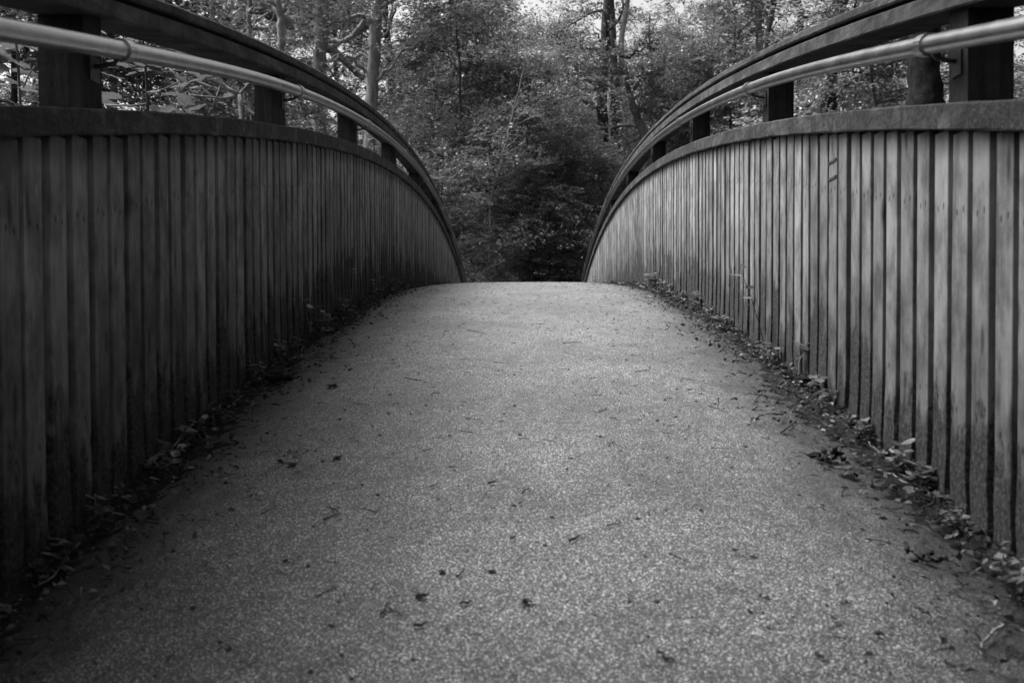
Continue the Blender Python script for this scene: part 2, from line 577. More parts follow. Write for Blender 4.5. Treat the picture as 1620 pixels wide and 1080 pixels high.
def build_parapet(side, label):
    root = empty('bridge_parapet', (side * W, 10.0, CAMZ))
    tag(root, label, 'parapet')
    inv = Matrix.Translation((-side * W, -10.0, -CAMZ))
    rng = np.random.default_rng(3 if side < 0 else 4)

    def part(name, V, Fc, mat, parent=root, sm=False):
        # shape is given in world space; the origin sits at the first vertex ring's centre
        V = np.asarray([tuple(v) for v in V], dtype=float)
        c = V.mean(axis=0)
        me = mesh(name, V - c, Fc, mat, sm)
        o = link(name, me, parent)
        base = Vector((side * W, 10.0, CAMZ)) if parent is root else Vector(parent['_at'])
        o.location = Vector(c) - base
        return o, c

    # slats, each its own board
    meshes = slat_meshes(side)
    d = -1.0
    i = 0
    mark_at = None
    while d < D1 - .05:
        o = link('slat', meshes[int(rng.integers(len(meshes)))], root)
        z = CAMZ + capz(d) - .073 - .998
        o.location = Vector((side * (W + (rng.random() - .5) * .004), d, z + (rng.random() - .5) * .012)) - Vector((side * W, 10.0, CAMZ))
        o.rotation_euler = ((rng.random() - .5) * .006, 0, (rng.random() - .5) * .05)
        o.scale = (1, .94 + rng.random() * .13, 1)
        if side > 0 and mark_at is None and d > 3.47:
            mark_at = (d, z)
        d += .115 + (rng.random() - .5) * .013
        i += 1
    if mark_at:
        dm, zm = mark_at
        bars = []
        for (za, zb) in ((.0, .004), (-.060, -.056)):
            bars.append((za, zb))
        for za, zb in bars:
            zc = CAMZ + (507 - 262) / F * dm
            V = [(side * (W - .0045), dm + .042, zc + za), (side * (W - .0045), dm - .042, zc + zb),
                 (side * (W - .0045), dm - .042, zc + zb + .009), (side * (W - .0045), dm + .042, zc + za + .009)]
            V += [(v[0] + side * .006, v[1], v[2]) for v in V]
            o, c = part('scrawled_mark', V, [(0, 1, 2, 3), (7, 6, 5, 4), (0, 4, 5, 1), (1, 5, 6, 2), (2, 6, 7, 3), (3, 7, 4, 0)], M['mark'])
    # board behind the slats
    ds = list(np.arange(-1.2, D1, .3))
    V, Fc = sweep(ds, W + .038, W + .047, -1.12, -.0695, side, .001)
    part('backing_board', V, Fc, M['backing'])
    # cap boards, one to a bay
    edges = [-1.3] + [p + .06 for p in POSTS if p > 0][::2] + [D1]
    for a, b_ in zip(edges[:-1], edges[1:]):
        if b_ - a < .2: continue
        V, Fc = sweep(list(np.linspace(a + .0015, b_ - .0015, 2 + int((b_ - a) / .12))), W - .024, W + .046, -.068 + rng.normal() * .001, rng.normal() * .0012, side, .005, .003, rng)
        part('cap_board', V, Fc, M['cap'], sm=False)
    # posts
    for pd in POSTS:
        if pd < -.5: continue
        V, Fc = [], []
        for x in (W + .049, W + .167):
            for y in (pd, pd + .115):
                zt = CAMZ + capz(y) + .2445
                V += [(side * x, y, CAMZ + capz(pd) - 1.35), (side * x, y, zt)]
        Fc = [(0, 1, 3, 2), (4, 6, 7, 5), (0, 4, 5, 1), (2, 3, 7, 6), (1, 5, 7, 3), (0, 2, 6, 4)]
        if side < 0: Fc = [f[::-1] for f in Fc]
        po, c = part('post', V, Fc, M['post'])
        po['_at'] = tuple(c)
        # bent bracket from the post's inner face to the tube above it
        xt = W - .018
        ym = pd + .06
        zt = CAMZ + tubez(ym)
        P = [(side * (W + .052), ym, zt - .045), (side * (W + .025), ym, zt - .044), (side * (xt + .008), ym, zt - .036), (side * xt, ym, zt - .022)]
        V, Fc = tube(P, [.0065] * 4, 8)
        part('bracket', V, Fc, M['bracket'], po, True)
        V = [(side * x, y, z) for x in (W + .043, W + .0488) for y in (pd + .03, pd + .09) for z in (zt - .085, zt - .02)]
        Fc = [(0, 1, 3, 2), (4, 6, 7, 5), (0, 4, 5, 1), (2, 3, 7, 6), (1, 5, 7, 3), (0, 2, 6, 4)]
        part('bracket_plate', V, Fc, M['bracket'], po)
    # top rail: beam, packing strip, top board
    def boards(name, edges, xi, xo, zl, zh, mat, ch, wob):
        for a, b_ in zip(edges[:-1], edges[1:]):
            V, Fc = sweep(list(np.linspace(a + .001, b_ - .001, 2 + int((b_ - a) / .12))), xi + rng.normal() * .0015, xo, zl, zh + rng.normal() * .001, side, ch, wob, rng)
            part(name, V, Fc, mat)
    e1 = [-1.3] + [p + .06 for p in POSTS if p > 0][::2] + [D1]
    e2 = [-1.3] + [p + .55 for p in POSTS if p > 0][1::2] + [D1]
    boards('rail_beam', e1, W + .012, W + .175, .245, .297, M['rail'], .005, .0015)
    boards('packing_strip', e1, W + .045, W + .160, .2975, .3095, M['backing'], .001, 0)
    boards('top_board', e2, W + .008, W + .185, .310, .343, M['rail'], .006, .002)
    # tube handrail with sleeve joints
    xt = W - .018
    dd = np.arange(-1.2, D1 + .3, .1)
    V, Fc = tube([(side * xt, d, CAMZ + tubez(d)) for d in dd], [.0255] * len(dd), 20)
    ho, c = part('handrail', V, Fc, M['steel'], sm=True)
    ho['_at'] = tuple(c)
    for pd in POSTS:
        if pd < 0: continue
        y0 = pd + .10
        P, rr = [], []
        for t, r in ((-.026, .0256), (-.0255, .0315), (.020, .0315), (.0205, .0285), (.029, .0285), (.0295, .0256)):
            P.append((side * xt, y0 + t, CAMZ + tubez(y0 + t))); rr.append(r)
        V, Fc = tube(P, rr, 20, caps_=False)
        part('collar', V, Fc, M['steel'], ho, False)
    for o in [po for po in root.children] + [ho]:
        if '_at' in o: del o['_at']
    return root


pl = build_parapet(-1, 'dark shaded slatted timber parapet and tube handrail, broad sycamore leaves showing behind it')
pr = build_parapet(1, 'paler slatted timber parapet with blotchy cap board, two slanting dark marks on a slat')

# ------------------------------------------------------------------ trees
def leaf_arrays(rng, O, T, N, L, m, size, wide=.34, droop=.10, tiltj=.35):
    """flat leafy sprays: O origins, T directions, N normals, L lengths; m leaves each -> verts, tris"""
    n = len(O)
    B = np.cross(N, T); B /= np.linalg.norm(B, axis=1)[:, None] + 1e-9
    s = rng.random((n, m)) ** .8
    side = np.where(rng.random((n, m)) < .5, -1.0, 1.0)
    lat = side * rng.random((n, m)) * wide * (1.05 - .75 * s)
    ss = s * L[:, None]
    ll = lat * L[:, None]
    P = O[:, None] + T[:, None] * ss[..., None] + B[:, None] * ll[..., None] + N[:, None] * (rng.normal(0, .025, (n, m)))[..., None]
    P[..., 2] -= droop * ss ** 2 / (L[:, None] + 1e-6) + .08 * np.abs(ll)
    A = T[:, None] * .6 + B[:, None] * (side * .8)[..., None] + rng.normal(0, .3, (n, m, 3))
    A[..., 2] -= .12
    A /= np.linalg.norm(A, axis=2)[..., None]
    Nn = N[:, None] + rng.normal(0, tiltj, (n, m, 3))
    Bb = np.cross(Nn, A); Bb /= np.linalg.norm(Bb, axis=2)[..., None] + 1e-9
    Nn = np.cross(A, Bb)
    sz = (size * (.65 + .7 * rng.random((n, m))))[..., None]
    v0 = P
    v1 = P + A * sz * .45 + Bb * sz * .32 + Nn * sz * .06
    v2 = P + A * sz - Nn * sz * .08
    v3 = P + A * sz * .45 - Bb * sz * .32 + Nn * sz * .06
    V = np.stack([v0, v1, v2, v3], axis=2).reshape(-1, 3)
    k = n * m
    b = np.arange(k)[:, None] * 4
    Tt = np.concatenate([b + np.array([[0, 1, 2]]), b + np.array([[0, 2, 3]])], axis=1).reshape(-1, 3)
    return V, Tt


def grow(seed, H=8.0, r0=.08, base=1.0, spread=2.5, nprim=26, nsub=6, nspray=900, m=22, leaf=.075, up=.25, wig=.12,
         lean=(0, 0), bark='bark_grey', leafmat='leaf_a', trunk=None, spray=.6, limbs=(), low_r=None, kseg=9, dens=None, flat=.24):
    """returns (trunk mesh with limbs, crown mesh) in local space; trunk: list of (x,y,z,r)"""
    rng = np.random.default_rng(seed)
    wood, crown = Acc(), Acc()
    if trunk is None:
        n = 16
        t = np.linspace(0, 1, n)
        wx = np.cumsum(rng.normal(0, wig, n)) * .5; wy = np.cumsum(rng.normal(0, wig, n)) * .5
        P = np.stack([wx * t + lean[0] * t, wy * t + lean[1] * t, -.3 + (H + .3) * t], 1)
        rad = r0 * (1 - .9 * t) ** .8 + .006
        rad[0] *= 1.5; rad[1] *= 1.1
    else:
        q = np.array(trunk)
        n = 26
        tt = np.linspace(0, len(q) - 1, n)
        P = np.stack([np.interp(tt, np.arange(len(q)), q[:, i]) for i in range(3)], 1)
        rad = np.interp(tt, np.arange(len(q)), q[:, 3])
        P[1:-1, :2] += rng.normal(0, .012, (n - 2, 2))
    V, T = tri_tube(P, rad, kseg, .14, rng)
    wood.add(V, T)
    for (path, ra, rb) in limbs:
        path = np.array([tuple(p) for p in path])
        k = len(path)
        tt = np.linspace(0, k - 1, k * 3)
        pp = np.stack([np.interp(tt, np.arange(k), path[:, i]) for i in range(3)], 1)
        pp[1:-1] += rng.normal(0, .03, (len(pp) - 2, 3))
        V, T = tri_tube(pp, np.linspace(ra, rb, len(pp)), 7, .12, rng)
        wood.add(V, T)
    zt = P[:, 2]
    AO, AT, AL = [], [], []
    for i in range(nprim):
        u = rng.random() ** .85
        h = base + (H - base) * u * .97
        j = np.interp(h, zt, np.arange(len(zt)))
        o = np.array([np.interp(h, zt, P[:, 0]), np.interp(h, zt, P[:, 1]), h])
        az = i * 2.39996 + rng.normal(0, .3)
        Lp = spread * (1 - .62 * u ** 1.5) * (.6 + .5 * rng.random())
        if u < .1: Lp *= .75
        e = up + .45 * u + rng.normal(0, .12)
        dr = np.array([math.cos(az) * math.cos(e), math.sin(az) * math.cos(e), math.sin(e)])
        k = 8
        pts = [o]
        cur = dr.copy()
        for q in range(k - 1):
            cur = cur + rng.normal(0, .16, 3) + np.array([0, 0, -.05])
            cur /= np.linalg.norm(cur)
            pts.append(pts[-1] + cur * Lp / (k - 1))
        pts = np.array(pts)
        rs = min(np.interp(j, np.arange(len(rad)), rad) * .5, .012 + .016 * Lp)
        V, T = tri_tube(pts, np.linspace(rs, .005, k), 5)
        wood.add(V, T)
        for q in range(nsub):
            s = .25 + .75 * (q + rng.random()) / nsub
            a = s * (k - 1); ai = min(int(a), k - 2); fr = a - ai
            p = pts[ai] * (1 - fr) + pts[ai + 1] * fr
            d0 = pts[ai + 1] - pts[ai]; d0 /= np.linalg.norm(d0)
            ang = (1 if q % 2 else -1) * (.5 + .6 * rng.random())
            d1 = np.array([d0[0] * math.cos(ang) - d0[1] * math.sin(ang), d0[0] * math.sin(ang) + d0[1] * math.cos(ang), d0[2] * .6 + rng.normal(0, .15)])
            d1 /= np.linalg.norm(d1)
            Ls = Lp * (.22 + .25 * rng.random()) * (1.15 - .5 * s) + .2
            p2 = p + d1 * Ls * .5 + rng.normal(0, .04, 3)
            p3 = p2 + (d1 + rng.normal(0, .2, 3)) * Ls * .5
            V, T = tri_tube(np.array([p, p2, p3]), [.012, .008, .004], 3)
            wood.add(V, T)
            AO += [p, p2, p3]; AT += [d1, d1, p3 - p2]; AL += [Ls, Ls, Ls]
        AO.append(pts[-1]); AT.append(cur); AL.append(.6)
    if nspray and AO:
        AO, AT = np.array(AO), np.array(AT)
        idx = rng.integers(0, len(AO), nspray)
        O = AO[idx] + rng.normal(0, .13, (nspray, 3)) + AT[idx] * rng.random((nspray, 1)) * .25
        if dens is not None:
            keep = dens(O)
            O, idx = O[keep], idx[keep]
        Tn = AT[idx] + rng.normal(0, .45, (len(O), 3)); Tn[:, 2] = Tn[:, 2] * .5 - .05
        Tn /= np.linalg.norm(Tn, axis=1)[:, None]
        N = np.array([0, 0, 1.0]) + rng.normal(0, flat, (len(O), 3)); N /= np.linalg.norm(N, axis=1)[:, None]
        L = spray * (.55 + .7 * rng.random(len(O)))
        V, T = leaf_arrays(rng, O, Tn, N, L, m, leaf, tiltj=.1 + flat * .8)
        crown.add(V, T, 0)
        # the twig that carries each spray
        tip = O + Tn * L[:, None]; tip[:, 2] -= .10 * L
        w_ = np.cross(Tn, np.array([0, 0, 1.0])); w_ /= np.linalg.norm(w_, axis=1)[:, None] + 1e-9
        up_ = np.cross(w_, Tn)
        b_ = len(O)
        Vt = np.stack([O + w_ * .004, O - w_ * .004, O + up_ * .005, tip], 1).reshape(-1, 3)
        bi = np.arange(b_)[:, None] * 4
        Tt = np.concatenate([bi + np.array([[0, 1, 3]]), bi + np.array([[1, 2, 3]]), bi + np.array([[2, 0, 3]])], 1).reshape(-1, 3)
        crown.add(Vt, Tt, 1)
    return wood.mesh('trunk', [M[bark]], True), (crown.mesh('crown', [M[leafmat], M[bark]]) if crown.n else None)


def tree(name, meshes, loc, rz, sc, label, cat, group=None):
    r = empty(name, loc, rz)
    r.scale = (sc, sc, sc)
    link('trunk', meshes[0], r)
    if meshes[1]: link('crown', meshes[1], r)
    tag(r, label, cat, group)
    return r


def at(px, d, dz=0.0):
    x = (px - VX) / F * d
    return (x, d, groundz(x, d) + dz)


def px_trunk(pts, d, radii, base=None):
    """local trunk points for a trunk traced in the photograph at distance d, carried down to the ground"""
    q = [pix(x, y, d) for x, y in pts]
    bx = q[0].x + (q[0].x - q[-1].x) * .05
    g = groundz(bx, d)
    loc = Vector((bx, d, g))
    out = [(0, 0, -.3, radii[0] * 1.35), (0, 0, .25, radii[0] * 1.1)]
    for p, r in zip(q, radii): out.append((p.x - bx, 0, p.z - g, r))
    return loc, out


def px_limb(pts, d, loc, ra, rb, dd=0.0):
    n = len(pts)
    return ([pix(x, y, d + dd * i / max(1, n - 1)) - loc for i, (x, y) in enumerate(pts)], ra, rb)


# --- the trees one can tell apart by their trunks
def named(name, seed, d, pts, radii, label, bark, limbs=(), **kw):
    loc, tr = px_trunk(pts, d, radii)
    lm = [px_limb(p, d, loc, a, b_, dd) for (p, a, b_, dd) in limbs]
    H = tr[-1][2]
    args = dict(H=H, base=H * .45, spread=3.6, nprim=22, nsub=6, nspray=1100, m=22, leaf=.085, bark=bark, trunk=tr, limbs=lm, leafmat='leaf_b')
    args.update(kw)
    return tree(name, grow(seed, **args), loc, 0, 1, label, 'tree')


named('beech_tree', 21, 26.0, [(583, 240), (588, 150), (593, 60), (598, 0), (606, -150), (612, -330)], [.17, .165, .16, .15, .12, .03],
      'straight pale mottled trunk with crooked limbs beside a thicker grey trunk', 'bark_pale',
      limbs=[([(590, 33), (575, 38), (556, 58), (538, 68), (516, 63)], .085, .05, .6), ([(592, 24), (562, 26), (533, 27), (520, 42)], .06, .03, -.6),
             ([(588, 96), (573, 84), (556, 96), (532, 88), (510, 100)], .06, .025, .8), ([(586, 120), (560, 95), (545, 88), (530, 98)], .05, .02, -.8),
             ([(588, 130), (612, 112), (640, 80), (672, 62), (700, 42), (727, -6)], .045, .02, -1.5), ([(590, 70), (610, 55), (622, 20), (618, -20)], .04, .02, .5)],
      base=8.5, nspray=800)
named('ash_tree', 22, 24.0, [(504, 215), (504, 130), (507, 60), (509, 0), (510, -150), (505, -300)], [.175, .17, .165, .16, .13, .04],
      'thick grey trunk behind the top rail with thin bare twigs hanging across it', 'bark_grey',
      limbs=[([(508, 110), (530, 95), (545, 80), (548, 40), (556, -10)], .022, .008, -1.0), ([(505, 115), (492, 60), (485, 30), (470, 5)], .02, .008, -1.2),
             ([(506, 120), (525, 108), (552, 78), (560, 50)], .018, .006, -1.4)], base=8.5, nspray=700)
named('young_forked_tree', 23, 19.0, [(447, 150), (446, 85), (445, 45), (443, 20), (436, 0), (425, -80), (415, -160)], [.085, .08, .075, .07, .05, .035, .01],
      'young forked tree with smooth pale bark, its fork showing just above the top rail', 'bark_pale',
      limbs=[([(444, 22), (452, 10), (457, -5), (470, -80), (478, -150)], .05, .012, .3)], base=7.6, spread=2.0, nspray=220, nprim=12)
named('pole_sapling', 24, 17.0, [(397, 80), (396, 50), (393, 0), (391, -80), (392, -180)], [.042, .042, .04, .034, .012],
      'thin straight pale pole-like sapling rising behind the top rail, left of the forked tree'.replace(', left of the forked tree', ' near the forked tree'), 'bark_pale',
      base=7.2, spread=1.6, nspray=130, nprim=9)
named('old_oak_tree', 25, 31.0, [(330, 160), (340, 60), (350, 0), (355, -150), (360, -280)], [.42, .4, .38, .3, .08],
      'big dark tree throwing a thick black limb downwards across the sky behind the forked tree', 'bark_dark',
      limbs=[([(350, -20), (400, 8), (432, 22), (470, 46), (500, 62), (540, 92), (575, 125)], .26, .07, -1.5), ([(470, 46), (490, 30), (520, 10), (550, -20)], .1, .03, 1)],
      base=7, spread=6, nspray=1500, leaf=.1, nprim=26)
named('dark_fir_tree', 26, 29.0, [(954, 250), (954, 200), (953, 150), (955, 100), (958, 60), (960, 0), (963, -120), (966, -260)], [.17, .16, .155, .15, .14, .12, .08, .02],
      'slim black trunk with stiff dark side limbs standing in the bright gap beyond the bridge', 'bark_dark',
      limbs=[([(953, 175), (932, 166), (912, 152), (890, 150), (876, 146)], .085, .03, -1), ([(953, 128), (930, 124), (908, 118), (895, 117)], .07, .025, -.6),
             ([(953, 115), (930, 106), (905, 96), (885, 85)], .08, .03, .8), ([(952, 112), (932, 86), (918, 68), (903, 58)], .055, .02, .4),
             ([(957, 90), (975, 85), (996, 92), (1008, 80), (1020, 76)], .06, .02, -.5), ([(955, 75), (948, 60), (938, 45)], .04, .015, 0)],
      base=8.0, spread=3.0, nspray=420, nprim=14)
named('pale_birch_tree', 27, 33.0, [(1003, 240), (984, 140), (983, 100), (985, 50), (990, 20), (994, -10), (998, -150)], [.12, .1, .1, .095, .09, .08, .03],
      'slender whitish trunk close beside the slim black trunk, catching the light', 'bark_pale',
      limbs=[([(983, 42), (976, 34), (968, 28)], .04, .02, 0)], base=9.5, spread=2.6, nspray=260, nprim=10)
named('leaning_tree', 28, 27.0, [(1025, 235), (1014, 200), (1003, 172), (992, 135), (986, 112)], [.13, .125, .11, .06, .02],
      'greyish trunk leaning over beside the curve of the top rail, below the slim black trunk'.replace(', below the slim black trunk', ' beyond the bridge'), 'bark_grey',
      base=6.0, spread=2.2, nspray=320, nprim=12)
named('thick_dark_tree', 29, 33.0, [(978, 260), (976, 210), (974, 170), (972, 100), (968, 0), (965, -130)], [.26, .22, .18, .13, .08, .03],
      'thick dark stump-like trunk half hidden by leaves just behind the slim black trunk', 'bark_dark', base=8, spread=3.5, nspray=380, nprim=12)
named('thin_pale_tree', 30, 28.0, [(1203, 130), (1201, 60), (1199, 0), (1196, -120), (1196, -220)], [.1, .095, .09, .07, .02],
      'thin pale trunk next to two dark stems above the top rail of the paler parapet', 'bark_pale', base=6.5, spread=2.6, nspray=450, nprim=14)
named('thin_dark_tree', 31, 26.0, [(1212, 130), (1214, 60), (1222, 20), (1230, -20), (1238, -130)], [.07, .065, .06, .05, .02],
      'thin dark stem leaning away beside the thin pale trunk', 'bark_dark', base=6, spread=2.6, nspray=450, nprim=14)
named('twisting_dark_tree', 32, 23.0, [(1262, 120), (1264, 60), (1266, 20), (1260, -10), (1262, -120)], [.09, .085, .08, .07, .02],
      'dark stem between the thin pale trunk and the heavier trunk touching the top rail', 'bark_dark', base=5.5, spread=2.6, nspray=450, nprim=14)
named('heavy_grey_tree', 33, 21.0, [(1312, 110), (1316, 60), (1324, 20), (1336, -20), (1345, -160)], [.17, .165, .16, .15, .05],
      'heavier dark grey trunk leaning up out of frame over the top rail', 'bark_dark', base=5.5, spread=3.0, nspray=600, nprim=16)
named('mossy_tree', 34, 9.2, [(1466, 175), (1463, 150), (1461, 110), (1460, 70), (1462, 0), (1464, -160), (1470, -900)], [.175, .152, .142, .138, .135, .125, .05],
      'stout rough-barked dark trunk seen under the top rail beside the nearest wide post'.replace('nearest ', ''), 'bark_ivy', base=8.4, spread=3.8, nspray=1300, nprim=22, kseg=16)
named('slender_sapling', 35, 22.0, [(776, 300), (789, 272), (797, 240), (806, 200), (815, 165), (828, 110), (835, 85)], [.024, .023, .022, .02, .017, .013, .008],
      'slender pale sapling stem slanting up through the leafy thicket beyond the crest', 'bark_pale',
      limbs=[([(806, 200), (822, 182), (845, 168), (862, 158)], .018, .008, -.3), ([(799, 235), (822, 216), (840, 205)], .015, .006, .2)],
      base=2.6, spread=1.2, nspray=150, nprim=10, leaf=.07, leafmat='leaf_a')

# --- the thicket: young layered trees beyond the crest and shrubs along the banks
UND = [grow(40 + i, H=7.0 + .8 * i, r0=.06, base=.7, spread=2.9, nprim=30, nsub=6, nspray=1050, m=30, leaf=.082, up=.0, spray=.85, flat=.14, bark='bark_dark') for i in range(4)]
SHR = [grow(50 + i, H=3.4, r0=.03, base=.2, spread=1.7, nprim=22, nsub=5, nspray=650, m=20, leaf=.065, up=.35, spray=.42) for i in range(3)]
TALL = [grow(60 + i, H=17.0, r0=.24, base=3.6, spread=4.6, nprim=44, nsub=6, nspray=2200, m=20, leaf=.095, up=.2, spray=.85, leafmat='leaf_b', bark='bark_dark', wig=.18) for i in range(3)]

und = [(672, 27.5, .9), (690, 21.5, .62), (735, 26, 1.05), (775, 25.5, .7), (800, 29, 1.2), (845, 23.5, .85), (880, 27, .95), (912, 25, .62), (700, 31, 1.3),
       (650, 35, 1.3), (760, 35, 1.4), (850, 33, 1.1), (930, 32, .8), (1030, 31, .95), (1090, 29, .95), (1150, 29, 1.05), (1250, 26, .9), (1340, 30, 1.1),
       (560, 33, .8), (470, 31, .75), (390, 27, .6), (330, 34, 1.1), (1010, 35, .9), (1110, 36, 1.1), (330, 17.5, 1.0), (235, 16, 1.12), (120, 15, 1.2), (15, 14, 1.2), (1560, 19, 1.0), (1390, 20, 1.0), (872, 23.0, .62), (838, 22.5, .5)]
ulab = {0: 'layered leafy young tree in the thicket beyond the dark parapet', 1: 'layered leafy young tree filling the thicket straight beyond the crest',
        2: 'layered leafy young tree in the thicket beyond the paler parapet'}
for i, (px, d, sc) in enumerate(und):
    g = 0 if px < 720 else (1 if px < 935 else 2)
    tree('young_hornbeam', UND[i % 4], at(px, d), random.random() * 6.28, sc, ulab[g], 'tree', ['thicket by the dark parapet', 'thicket beyond the crest', 'thicket by the paler parapet'][g])
shr = [(-3.4, 9.5, 1.25), (-4.6, 12.5, 1.3), (-3.6, 15.5, 1.2), (-6.5, 16.0, 1.5), (-5.5, 19.5, 1.0), (4.4, 12.2, 1.3), (7.4, 16.5, 1.5), (6.6, 13.2, 1.3),
       (9.2, 11.5, 1.45), (-7.5, 11.0, 1.4), (-2.9, 19.0, .7), (-1.3, 24.5, .55), (.6, 25.0, .6), (1.9, 24.5, .6)]
for i, (x, y, sc) in enumerate(shr):
    g = 1 if y > 24 else (0 if x < 0 else 2)
    tree('woodland_shrub', SHR[i % 3], (x, y, groundz(x, y)), random.random() * 6.28, sc,
         ['bushy small-leaved shrub below the bridge outside the dark parapet', 'low bushy shrub where the path runs down beyond the crest', 'bushy small-leaved shrub below the bridge outside the paler parapet'][g],
         'shrub', ['shrubs outside the dark parapet', 'shrubs beyond the crest', 'shrubs outside the paler parapet'][g])
tall = [(620, 38, 1.0), (720, 40, 1.05), (790, 43, .9), (540, 41, .9), (440, 44, .95), (300, 40, 1.0), (1090, 44, .75), (1180, 40, .72), (1290, 44, .8), (1400, 36, .75), (1520, 38, .95), (180, 36, 1.0), (60, 42, 1.05), (905, 56, .7), (1040, 52, .75), (960, 60, .62), (1022, 46, .86), (945, 50, .8), (1130, 47, .85)]
for i, (px, d, sc) in enumerate(tall):
    tree('tall_oak', TALL[i % 3], at(px, d), random.random() * 6.28, sc, 'tall broad woodland tree standing in the wood behind the thicket', 'tree', 'tall trees of the wood')

HIGH = [grow(70 + i, H=18.0, r0=.24, base=8.8, spread=4.9, nprim=40, nsub=6, nspray=2200, m=20, leaf=.12, up=.15, spray=.9, leafmat='leaf_b', bark='bark_dark', wig=.15) for i in range(2)]
# unseen trees added behind and beside the bridge to cut the skylight
for i, (x, y, sc) in enumerate([(-4.5, -7, .8), (3.8, -8, .85), (0.5, -14, 1.0), (9.5, 2.5, .85), (8.5, -4, .85), (11.5, 8.5, .8), (-9, -5, .8), (-12.0, 3.0, .7), (-4.2, -2.6, .75), (4.4, -1.8, .75), (-3.5, .4, .92), (3.7, -.4, .92), (4.6, 3.8, .95), (5.0, 8.3, 1.0), (8.5, 6.0, 1.0)]):
    tree('sky_blocking_oak', HIGH[i % 2], (x, y, groundz(x, y)), i * 1.3, sc, 'unseen tall tree added on the bank to cut skylight, out of the picture'.replace(', out of the picture', ''), 'tree', 'bank trees added to cut skylight')

for i, (x, y, sc) in enumerate([(5.6, 2.2, .95), (6.4, 6.2, .95), (7.6, 9.6, .95)]):  # young trees added out of view to close off low skylight
    tree('young_hornbeam', UND[i], (x, y, groundz(x, y)), i * 2.0, sc, 'leafy young tree added outside the paler parapet to cut low skylight', 'tree', 'young trees added by the paler parapet to cut skylight')

# far wood, one mass
def far_wood():
    rng = np.random.default_rng(77)
    A = Acc()
    n = 2600
    x = rng.uniform(-62, 62, n); y = rng.uniform(58, 78, n)
    top = 7.5 + 2.5 * np.sin(x * .23 + 1) + 2 * np.sin(x * .61)
    z = rng.random(n) ** .8 * top
    O = np.stack([x, y, z + 1.5], 1)
    T = rng.normal(0, 1, (n, 3)); T[:, 2] *= .3; T /= np.linalg.norm(T, axis=1)[:, None]
    N = np.array([0, 0, 1.0]) + rng.normal(0, .35, (n, 3)); N /= np.linalg.norm(N, axis=1)[:, None]
    V, Tt = leaf_arrays(rng, O, T, N, 2.0 + rng.random(n), 26, .2)
    A.add(V, Tt, 0)
    for k in range(60):
        xx, yy = rng.uniform(-60, 60), rng.uniform(56, 76)
        V, Tt = tri_tube([(xx, yy, -1), (xx + rng.normal(0, .3), yy, 6), (xx + rng.normal(0, .8), yy, 13)], [.25, .2, .06], 5)
        A.add(V, Tt, 1)
    o = link('far_wood', A.mesh('far_wood', [M['leaf_far'], M['bark_dark']]))
    tag(o, 'hazy mass of far trees closing the view behind the wood'.replace('hazy ', 'dim '), 'wood', kind='stuff')


far_wood()

# ------------------------------------------------------------------ single leaves: shapes
def leaf_shape(kind, rng, curl=.3, size=1.0):
    """leaf of unit length along +y, about 20 triangles; kind oval or lobed"""
    if kind == 'oval':
        prof = [(0, .02), (.12, .16), (.32, .30), (.55, .31), (.78, .20), (.93, .07), (1.0, 0)]
        V, Fc = [], []
        for i, (t, w_) in enumerate(prof):
            z = curl * .5 * (t - .5) ** 2 - curl * .1
            if i < len(prof) - 1:
                V += [(-w_ * (1 + rng.normal(0, .06)), t, z + curl * .35 * w_ + rng.normal(0, .015)), (0, t, z), (w_ * (1 + rng.normal(0, .06)), t, z + curl * .35 * w_ + rng.normal(0, .015))]
            else: V.append((0, t, z))
        for i in range(len(prof) - 2):
            a = i * 3
            Fc += [(a, a + 1, a + 4, a + 3), (a + 1, a + 2, a + 5, a + 4)]
        a = (len(prof) - 2) * 3; e = len(V) - 1
        Fc += [(a, a + 1, e), (a + 1, a + 2, e)]
    else:
        # five-pointed, sycamore-like
        ang = [-150, -128, -100, -78, -52, -30, -12, 0]
        rad = [.32, .45, .41, .58, .47, .57, .51, .68]
        pts = []
        for a, r in zip(ang, rad): pts.append((r * math.sin(R(a)), r * math.cos(R(a)) + .28))
        pts += [(-x, y) for x, y in pts[-2::-1]]
        V = [(0, .28, -.02 * curl)]
        for x, y in pts:
            q = math.hypot(x, y - .28)
            V.append((x * (1 + rng.normal(0, .04)), y, curl * (.55 * q * q - .06) + rng.normal(0, .02)))
        V.append((0, .02, 0))
        n = len(V)
        Fc = [(0, i + 1, i) for i in range(1, n - 1)] + [(0, 1, n - 1)]
    # stalk
    k = len(V)
    b0 = .02
    V += [(-.008, b0, 0), (.008, b0, 0), (0, b0, .014), (rng.normal(0, .05), -.32, .04)]
    Fc += [(k, k + 1, k + 3), (k + 1, k + 2, k + 3), (k + 2, k, k + 3)]
    return [(x * size, y * size, z * size) for x, y, z in V], Fc


lrng = np.random.default_rng(5)
OVAL = [mesh('leaf', *leaf_shape('oval', lrng, c), M['dry'], True) for c in (.25, .6, 1.0)]
LOBE = [mesh('leaf', *leaf_shape('lobed', lrng, c), M['dry'], True) for c in (.2, .5, .9)]
WOVAL = [mesh('leaf', *leaf_shape('oval', lrng, c), M['weed'], True) for c in (.2, .45)]
SYC = [mesh('leaf', *leaf_shape('lobed', lrng, c), M['leaf_c'], True) for c in (.15, .3, -.25)]

